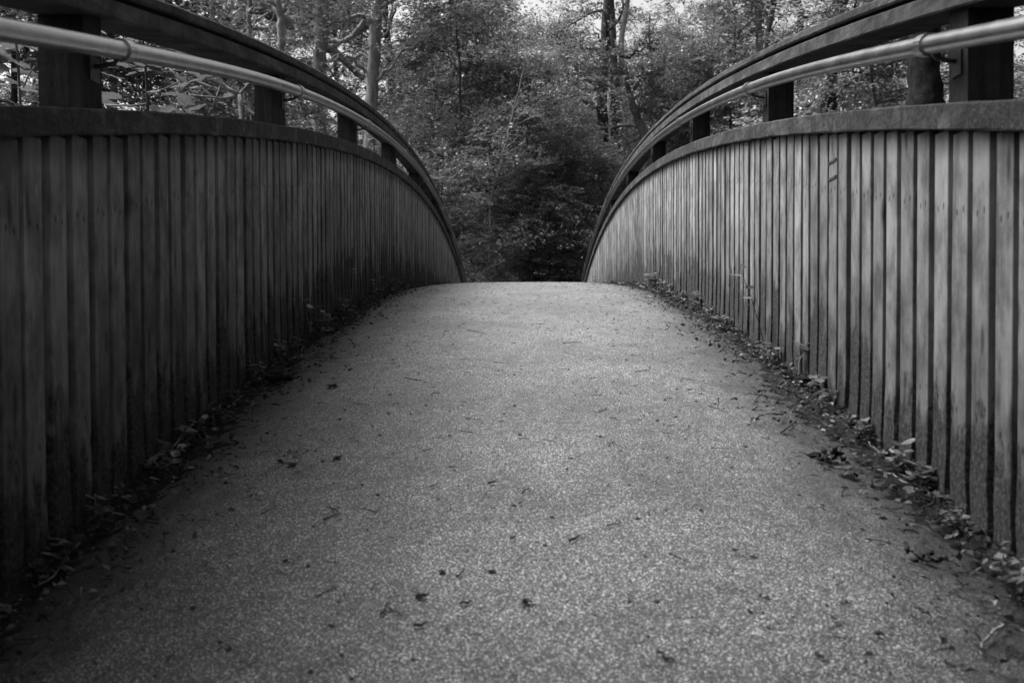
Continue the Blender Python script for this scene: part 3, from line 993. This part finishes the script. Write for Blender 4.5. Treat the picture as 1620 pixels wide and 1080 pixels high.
# ------------------------------------------------------------------ sycamore saplings outside the dark parapet
def sycamore(name, d, stems, leaves, label):
    """stems: pixel polylines (px, py) with radii; leaves: (px, py, size_m, depth offset)"""
    q = [pix(x, y, d) for x, y in stems[0][0]]
    g = groundz(q[0].x, d)
    loc = Vector((q[0].x, d, g))
    root = empty(name, loc)
    tag(root, label, 'sapling')
    for i, (pts, ra, rb, mat) in enumerate(stems):
        P = [pix(x, y, d) - loc for x, y in pts]
        if i == 0: P = [Vector((P[0].x, 0, -.3)), Vector((P[0].x, 0, P[0].z * .5))] + P
        k = len(P)
        V, Fc = tube(P, list(np.linspace(ra, rb, k)), 8, .1, lrng)
        link('trunk' if i == 0 else 'branch', mesh('branch', V, Fc, M[mat], True), root)
    for (px, py, s, dd) in leaves:
        o = link('leaf', random.choice(SYC), root)
        o.location = pix(px, py, d + dd) - loc
        s *= .82
        o.scale = (s, s, s)
        o.rotation_euler = (random.uniform(-.15, .6), random.uniform(-.4, .4), random.uniform(0, 6.28))


def spread_leaves(x0, x1, y0, y1, n, smin, smax, dd=.6):
    return [(random.uniform(x0, x1), random.uniform(y0, y1), random.uniform(smin, smax), random.uniform(-dd, dd)) for _ in range(n)]


sycamore('sycamore_sapling', 5.6,
         [([(238, 260), (235, 200), (232, 130), (226, 60), (225, 20)], .012, .006, 'bark_dark'), ([(234, 150), (262, 140), (285, 128)], .006, .003, 'paletwig'),
          ([(235, 165), (205, 168), (165, 166)], .008, .004, 'paletwig'), ([(231, 120), (200, 105), (172, 92)], .005, .003, 'bark_dark')],
         [(175, 120, .16, 0), (205, 118, .15, .2), (190, 100, .14, .3), (230, 105, .13, -.2), (270, 138, .17, .1), (285, 150, .14, -.1), (170, 150, .13, .3),
          (250, 170, .13, .2), (300, 165, .13, .4), (215, 90, .12, .5), (275, 75, .15, .6), (255, 95, .13, .5)] + spread_leaves(160, 330, 60, 185, 34, .09, .15),
         'sycamore sapling with broad lobed leaves showing between the wide post and the next')
sycamore('pale_branched_sapling', 6.6,
         [([(383, 260), (384, 190), (381, 165), (379, 150)], .022, .018, 'bark_pale'), ([(379, 150), (362, 142), (350, 132), (343, 118), (335, 95), (318, 78)], .016, .008, 'bark_pale'),
          ([(379, 150), (392, 135), (402, 128), (425, 95)], .012, .006, 'bark_pale'), ([(380, 153), (350, 155), (318, 152), (300, 150)], .006, .003, 'paletwig'),
          ([(345, 118), (300, 130), (285, 145)], .006, .003, 'paletwig'), ([(381, 165), (400, 178), (412, 188)], .006, .003, 'paletwig'),
          ([(350, 132), (338, 165), (325, 190)], .005, .003, 'paletwig'), ([(300, 155), (340, 170), (378, 190)], .006, .004, 'bark_dark')],
         [(325, 135, .14, 0), (345, 138, .12, .2), (310, 100, .1, .4)] + spread_leaves(290, 400, 70, 190, 12, .07, .12),
         'sapling with pale crooked forking branches behind the cap board, few leaves')
sycamore('shaded_sycamore_sapling', 5.2,
         [([(30, 260), (32, 160), (28, 90), (24, 50)], .01, .006, 'bark_grey'), ([(32, 150), (45, 120), (55, 105)], .005, .003, 'paletwig')],
         spread_leaves(-30, 70, 40, 170, 24, .11, .18), 'sycamore sapling with drooping lobed leaves beyond the widest post of the dark parapet')

# ------------------------------------------------------------------ soil and litter along the parapets
def soil_bank(side):
    rng = np.random.default_rng(8 + side)
    ds = np.arange(0, 15.0, .03)
    V, Fc = [], []
    k = 10
    wv = .17 + .05 * np.sin(ds * 2.3) + .04 * np.sin(ds * 5.1 + side) + rng.normal(0, .02, len(ds))
    hv = .045 + .02 * np.sin(ds * 1.7 + side) + rng.normal(0, .012, len(ds))
    for d, wd, hh in zip(ds, wv, hv):
        for j in range(k):
            t = j / (k - 1)
            x = W + .012 - wd * (1 - t)
            z = deckz(x, d) - .012 + (hh + .012) * t ** 1.6 + rng.normal(0, .0065) * (t > 0)
            V.append((side * x, d + rng.normal(0, .008), z))
    for i in range(len(ds) - 1):
        for j in range(k - 1):
            f = (i * k + j, i * k + j + 1, (i + 1) * k + j + 1, (i + 1) * k + j)
            Fc.append(f if side > 0 else f[::-1])
    o = link('soil', mesh('soil', V, Fc, M['soil'], True))
    tag(o, ['', 'damp dark soil banked against the foot of the paler parapet', 'damp dark soil banked against the foot of the dark parapet'][side], 'soil', kind='stuff')


soil_bank(-1)
soil_bank(1)


def litter(side, n, name, label):
    rng = np.random.default_rng(30 + side)
    d = 1.2 + rng.random(n) ** 1.15 * 12
    off = np.abs(rng.normal(0, .10, n)) * (1 + .6 * np.sin(d * 2.1 + side) ** 2)
    x = np.clip(W - .01 - off, .55, W)
    z = np.array([deckz(a, b_) + .012 + max(0, .045 * (1 - (W - a) / .15)) for a, b_ in zip(x, d)]) + rng.random(n) * .02
    P = np.stack([side * x, d, z], 1)
    A = rng.normal(0, 1, (n, 3)); A[:, 2] *= .35; A /= np.linalg.norm(A, axis=1)[:, None]
    Nn = np.array([0, 0, 1.0]) + rng.normal(0, .5, (n, 3))
    B = np.cross(Nn, A); B /= np.linalg.norm(B, axis=1)[:, None]
    Nn = np.cross(A, B)
    s = (.005 + .026 * rng.random(n) ** 3)[:, None]
    V = np.stack([P, P + A * s * .5 + B * s * .34 + Nn * s * .15, P + A * s, P + A * s * .5 - B * s * .3 + Nn * s * .15], 1).reshape(-1, 3)
    b_ = np.arange(n)[:, None] * 4
    T = np.concatenate([b_ + np.array([[0, 1, 2]]), b_ + np.array([[0, 2, 3]])], 1).reshape(-1, 3)
    A_ = Acc()
    A_.add(V, T, 0)
    # short broken twigs among it
    for k in range(n // 12):
        i = int(rng.integers(n))
        p = P[i] + np.array([0, 0, .004]); a = A[i] * rng.uniform(.015, .07)
        Vt, Tt = tri_tube([p, p + a * .5 + rng.normal(0, .004, 3), p + a], [.0018, .0016, .001], 3)
        A_.add(Vt, Tt, 1)
    o = link(name, A_.mesh(name, [M['crumb'], M['twig']]))
    tag(o, label, 'leaf litter', kind='stuff')


litter(-1, 9000, 'leaf_litter', 'crumbled leaf litter strewn along the foot of the dark parapet')
litter(1, 9500, 'leaf_litter', 'crumbled leaf litter strewn along the foot of the paler parapet')


def crumbs():
    """tiny dark bits of twig, bark and leaf all over the path"""
    rng = np.random.default_rng(55)
    A_ = Acc()
    for k in range(2900):
        d = 1.4 + rng.random() ** 1.25 * 9.5
        x = rng.uniform(-1, 1)
        x = math.copysign(abs(x) ** .8, x) * .98
        z = deckz(x, d) + .002
        a = rng.random() * 6.28
        if rng.random() < .55:
            L = .006 + .032 * rng.random() ** 2.6
            v = np.array([math.cos(a), math.sin(a) * 1.0, 0]) * L
            p = np.array([x, d, z + .001])
            v[2] = deckz(x + v[0], d + v[1]) + .003 - p[2]
            Vt, Tt = tri_tube([p, p + v * .5 + np.array([rng.normal(0, .002), rng.normal(0, .002), .0015]), p + v], [.0009, .0011, .0006], 3)
            A_.add(Vt, Tt, 1)
        else:
            s = .002 + .008 * rng.random() ** 3
            n = 5
            ring = [(x + math.cos(a + q * 1.257) * s * rng.uniform(.5, 1.1), d + math.sin(a + q * 1.257) * s * rng.uniform(.5, 1.1)) for q in range(n)]
            V = [(x, d, z + .004)] + [(p, q, deckz(p, q) + .0005 + rng.random() * .002) for p, q in ring]
            A_.add(np.array(V), np.array([(0, 1 + q, 1 + (q + 1) % n) for q in range(n)]), 1)
    o = link('path_debris', A_.mesh('path_debris', [M['dry'], M['twig']]))
    tag(o, 'tiny dark crumbs of twig and leaf sprinkled over the path', 'debris', kind='stuff')


crumbs()

# ------------------------------------------------------------------ single fallen leaves, twigs and clumps
def fallen(px, py, size, kind, label, group, dark=False, tilt=.15, lift=.006, rz=None):
    p = on_deck(px, py)
    src = random.choice(OVAL if kind == 'oval' else LOBE)
    o = link('fallen_leaf', src)
    if dark:
        o.data = src.copy(); o.data.materials[0] = M['twig']
    o.location = p + Vector((0, 0, lift + (.04 * max(0, 1 - (W - abs(p.x)) / .15))))
    o.scale = (size,) * 3
    sl_ = math.atan(caps(p.y))
    o.rotation_euler = (sl_ * .0 + random.uniform(-tilt, tilt) + .1, random.uniform(-tilt, tilt), random.random() * 6.28 if rz is None else rz)
    tag(o, label, 'leaf', group)
    return o


GP, GD = 'leaves by the paler parapet', 'leaves by the dark parapet'
for (px, py, s) in [(1313, 668, .06), (1320, 690, .055), (1340, 672, .05), (1290, 655, .05), (1352, 693, .045), (1400, 738, .05), (1245, 606, .05), (1262, 598, .045), (1225, 575, .05),
                    (1455, 800, .05), (1500, 828, .05), (1524, 818, .05), (1482, 845, .045), (1505, 868, .04), (1470, 880, .05), (1585, 938, .05), (1602, 978, .06), (1130, 508, .05),
                    (1150, 525, .05), (1095, 480, .05), (1113, 494, .05), (1180, 548, .05), (1205, 560, .04), (1210, 572, .05), (1380, 712, .04), (1300, 640, .045), (1070, 466, .05),
                    (1050, 462, .05), (1430, 765, .04), (1545, 860, .045), (1560, 905, .04), (1170, 538, .05), (1276, 628, .05)]:
    fallen(px, py, s * random.uniform(.85, 1.15), 'oval' if random.random() < .7 else 'lobed', 'pale dry leaf fallen at the foot of the paler parapet', GP, tilt=.45, lift=.012)
fallen(1332, 748, .075, 'oval', 'bright upright leaf leaning on a black clump by the paler parapet', None, tilt=.1, lift=.02, rz=2.9)
fallen(1265, 622, .085, 'lobed', 'large curled leaf hanging over the litter by the paler parapet', None, tilt=.5, lift=.03)
for (px, py, s) in [(20, 995, .06), (45, 915, .07), (95, 868, .05), (125, 855, .05), (128, 818, .05), (200, 792, .04), (235, 748, .05), (270, 718, .045), (276, 735, .045), (250, 776, .045),
                    (225, 758, .05), (300, 690, .04), (292, 668, .04), (330, 648, .045), (352, 630, .05), (300, 720, .04), (445, 560, .05), (415, 590, .045), (470, 540, .05), (500, 520, .05),
                    (535, 505, .05), (560, 490, .05), (180, 770, .045), (60, 890, .05), (150, 842, .04)]:
    fallen(px, py, s * random.uniform(.85, 1.15), 'oval' if random.random() < .7 else 'lobed', 'dry leaf fallen in the shade at the foot of the dark parapet', GD, tilt=.45, lift=.012)
for (px, py, s) in [(527, 724, .045), (470, 734, .05), (785, 903, .03), (525, 995, .028), (520, 616, .045), (935, 560, .035), (870, 520, .035), (610, 655, .03), (700, 905, .03)]:
    fallen(px, py, s * .8, 'oval', 'flat dark leaf pressed onto the open path', 'leaves on the open path', dark=True, tilt=.04, lift=.002)


def twig(pts, rad, label, group, mat='twig', lift=.004, arch=0.0):
    P = [on_deck(x, y) for x, y in pts]
    c = P[0].copy()
    n = len(P)
    Q = []
    for i, p in enumerate(P):
        t = i / (n - 1)
        Q.append(p - c + Vector((0, 0, lift + rad + arch * math.sin(math.pi * t))))
    tt = np.linspace(0, n - 1, n * 2 + 1)
    QQ = np.array([tuple(q) for q in Q])
    QQ = np.stack([np.interp(tt, np.arange(n), QQ[:, i]) for i in range(3)], 1)
    QQ[1:-1] += np.random.default_rng(int(pts[0][0])).normal(0, rad * .5, (len(QQ) - 2, 3))
    V, Fc = tube(QQ, list(np.linspace(rad, rad * .45, len(QQ))), 6)
    o = link('twig', mesh('twig', V, Fc, M[mat], True))
    o.location = c
    tag(o, label, 'twig', group)


GT = 'twigs on the open path'
LT = 'short dark twig lying on the open path'
for pts, r in [([(602, 978), (610, 968), (614, 958)], .0035), ([(616, 966), (636, 978)], .003), ([(512, 828), (526, 820), (540, 816)], .0035), ([(522, 806), (536, 814)], .003),
               ([(900, 860), (918, 852)], .0045), ([(1058, 880), (1086, 894)], .003), ([(722, 916), (736, 904)], .003), ([(658, 950), (678, 946)], .005), ([(728, 962), (746, 958)], .004),
               ([(655, 996), (676, 992)], .0045), ([(1122, 645), (1152, 655)], .002), ([(1125, 711), (1152, 712)], .002), ([(726, 684), (752, 689)], .002), ([(736, 664), (762, 668)], .002),
               ([(413, 818), (438, 806)], .002), ([(352, 760), (370, 752)], .002), ([(500, 950), (535, 930)], .002), ([(575, 809), (596, 814), (602, 806)], .0025), ([(772, 768), (786, 766)], .004),
               ([(826, 784), (838, 776)], .003), ([(820, 802), (828, 797)], .003), ([(808, 856), (817, 855)], .004), ([(960, 836), (985, 830)], .003), ([(1370, 858), (1402, 862)], .0025),
               ([(1040, 1040), (1066, 1050)], .005), ([(1385, 1010), (1397, 1011)], .006), ([(1290, 1040), (1304, 1050)], .005), ([(668, 716), (684, 712)], .002), ([(680, 774), (694, 768)], .002),
               ([(860, 698), (880, 702)], .002), ([(506, 572), (545, 576)], .002), ([(500, 566), (530, 570)], .002), ([(740, 524), (770, 530)], .002), ([(780, 575), (806, 577)], .002), ([(1005, 590), (1030, 586)], .002),
               ([(890, 545), (920, 543)], .002), ([(1080, 600), (1100, 604)], .002), ([(940, 655), (960, 652)], .002), ([(560, 640), (585, 644)], .002), ([(640, 600), (668, 604)], .002), ([(1495, 1052), (1512, 1060)], .004)]:
    twig(pts, r * .75, LT, GT)
twig([(1374, 748), (1400, 757), (1425, 768), (1450, 780)], .0045, 'long pale stick lying along the soil by the paler parapet', None, 'paletwig', .012)
twig([(1372, 716), (1385, 726), (1404, 740)], .004, 'short pale stick leaning among leaves by the paler parapet', None, 'paletwig', .03)
twig([(1589, 995), (1568, 1012), (1555, 1030), (1552, 1046)], .004, 'bow-shaped twig lying clear of the soil at the paler side', None, 'paletwig', .008)
twig([(1235, 690), (1250, 678), (1262, 668)], .003, 'dark hooked twig by the leaves of the paler parapet', None, 'twig', .006)
twig([(1465, 835), (1480, 815), (1488, 790)], .003, 'dark upright stalk among broad leaves by the paler parapet', None, 'twig', .04)
twig([(78, 878), (97, 895), (97, 912), (80, 935), (50, 946)], .0035, 'pale hooked stem curling out over the path from the dark parapet', None, 'paletwig', .02)
twig([(205, 762), (206, 735), (222, 705), (250, 722), (268, 742)], .0025, 'thin arching stem looping over weeds by the dark parapet', None, 'paletwig', .02, .05)
twig([(450, 556), (475, 572), (495, 566), (505, 556)], .003, 'pale curved stem lying at the soil edge by the dark parapet', None, 'paletwig', .012)
twig([(350, 652), (385, 634), (420, 632)], .0025, 'pale straw-like stem beside a black clump by the dark parapet', None, 'paletwig', .02)


def clump(px, py, size, label, lift=.0):
    p = on_deck(px, py)
    rng = np.random.default_rng(int(px))
    A_ = Acc()
    for k in range(16):
        a = rng.normal(0, 1, 3); a[2] = abs(a[2]) * .6; a /= np.linalg.norm(a)
        b_ = np.cross(a, rng.normal(0, 1, 3)); b_ /= np.linalg.norm(b_)
        o = rng.normal(0, size * .22, 3); o[2] = abs(o[2]) * .6 + .002
        s = size * rng.uniform(.3, .6)
        V = np.array([o, o + a * s * .5 + b_ * s * .35, o + a * s, o + a * s * .5 - b_ * s * .35, o + np.array([0, 0, s * .25])])
        V[:, 2] = np.maximum(V[:, 2], .001)
        A_.add(V, np.array([(0, 1, 4), (1, 2, 4), (2, 3, 4), (3, 0, 4), (0, 2, 1), (0, 3, 2)]), 0)
    o = link('leaf_clump', A_.mesh('leaf_clump', [M['twig']]))
    o.location = p + Vector((0, 0, lift))
    tag(o, label, 'clump')


clump(833, 958, .026, 'small black crumpled clump out on the open path')
clump(665, 948, .02, 'tiny black crumb of bark on the open path')
clump(1312, 733, .085, 'black crumpled clump behind a bright leaf by the paler parapet', .004)
clump(437, 606, .10, 'black crumpled leaf clump at the foot of the dark parapet', .004)
clump(527, 614, .035, 'small dark shred on the path out from the dark parapet')
clump(1462, 890, .05, 'dark clod under a ragged leaf by the paler parapet', .004)

# ------------------------------------------------------------------ weeds rooted along the parapets
def weed(px, py, h, nst, nl, size, label, group=None, lean=(0, 0), bare=.3, dark=False):
    p = on_deck(px, py)
    s_ = 1 if p.x > 0 else -1
    root = empty('weed', p + Vector((0, 0, .01)), 0)
    tag(root, label, 'weed', group)
    rng = np.random.default_rng(int(px * 7 + py))
    for k in range(nst):
        tip = Vector((lean[0] + rng.normal(0, .25) * h - s_ * .1 * h, lean[1] + rng.normal(0, .3) * h, h * rng.uniform(.8, 1.4)))
        mid = tip * .5 + Vector((rng.normal(0, .08) * h, rng.normal(0, .08) * h, .1 * h))
        P = [Vector((0, 0, -.01)), mid * .5 + Vector((0, 0, .05 * h)), mid, tip * .8 + Vector((0, 0, .04 * h)), tip]
        V, Fc = tube(P, [.0022, .002, .0018, .0014, .0009], 5)
        link('stem', mesh('stem', V, Fc, M['twig' if dark else 'paletwig'], True), root)
        nl += 2
        for q in range(nl):
            t = bare + (1 - bare) * (q + rng.random() * .6) / nl
            a = t * 4; i = min(3, int(a)); f = a - i
            c = P[i] * (1 - f) + P[i + 1] * f
            o = link('leaf', WOVAL[int(rng.integers(2))], root)
            o.location = c
            sz = size * rng.uniform(.5, 1.0)
            o.scale = (sz, sz, sz)
            o.rotation_euler = (rng.uniform(-.45, .5), rng.uniform(-.45, .45), q * 2.4 + rng.random())


WP, WD = 'weeds along the paler parapet', 'weeds along the dark parapet'
LP_, LD_ = 'small oval-leaved weed rooted against the paler parapet', 'small oval-leaved weed rooted against the dark parapet'
for (px, py, h, n, nl, s) in [(985, 446, .16, 3, 5, .05), (1005, 449, .12, 4, 6, .05), (1025, 452, .13, 4, 6, .05), (1045, 457, .12, 4, 6, .05), (1065, 464, .13, 4, 6, .055), (1078, 472, .10, 3, 5, .05),
                              (1100, 484, .07, 3, 4, .045), (1135, 510, .06, 2, 4, .045), (1210, 568, .06, 2, 4, .05), (1262, 612, .05, 2, 3, .05), (1295, 640, .06, 3, 4, .04), (1345, 690, .05, 2, 3, .04),
                              (1495, 800, .06, 3, 4, .045), (1540, 850, .05, 2, 3, .045), (1605, 950, .07, 3, 4, .05), (1120, 498, .10, 3, 5, .05), (1160, 530, .09, 3, 5, .05), (1240, 592, .10, 2, 5, .05), (1320, 664, .08, 3, 4, .05), (1380, 715, .07, 3, 4, .05), (1440, 765, .08, 3, 4, .05)]:
    weed(px, py, h, n, nl, s, LP_, WP)
for (px, py, h, n, nl, s) in [(685, 447, .16, 3, 5, .045), (665, 451, .17, 4, 5, .045), (645, 454, .13, 3, 5, .045), (625, 458, .10, 3, 4, .04), (600, 466, .09, 3, 4, .04), (470, 535, .09, 3, 5, .05),
                              (495, 528, .07, 2, 4, .045), (440, 562, .05, 2, 3, .05), (300, 680, .06, 3, 4, .045), (285, 700, .05, 3, 4, .045), (245, 745, .06, 3, 4, .05), (225, 765, .05, 3, 4, .05),
                              (330, 650, .05, 2, 3, .045), (50, 905, .06, 2, 3, .06), (30, 930, .05, 2, 3, .06), (575, 478, .13, 3, 5, .045), (520, 512, .10, 3, 5, .05), (410, 585, .09, 3, 5, .05), (365, 620, .08, 3, 4, .05), (265, 725, .08, 3, 4, .05), (110, 855, .07, 3, 4, .05)]:
    weed(px, py, h, n, nl, s, LD_, WD)
weed(705, 447, .62, 4, 7, .04, 'tall thin straggling weed climbing the dark parapet near the crest', bare=.35, dark=True)
weed(960, 446, .40, 2, 4, .05, 'single-stemmed weed with a few dark leaves where the paler parapet meets the crest', bare=.5, dark=True)
weed(1228, 582, .40, 1, 3, .085, 'tall dark stalk with drooping leaves leaning on the paler parapet', lean=(.02, .22), bare=.45, dark=True)
weed(455, 545, .17, 2, 5, .06, 'weed holding flat tiers of oval leaves above the soil by the dark parapet', bare=.5)
weed(545, 500, .22, 1, 3, .04, 'thin weed with a nodding tip beside the dark parapet', bare=.7)
weed(1275, 622, .16, 1, 3, .09, 'weed with one broad leaf standing up against the paler parapet', bare=.6)
weed(1335, 655, .11, 1, 2, .085, 'weed stretching a long flat leaf from the foot of the paler parapet', bare=.7)
weed(1485, 800, .07, 3, 4, .055, 'cluster of broad pale leaves at the end of the long pale stick', bare=.3)
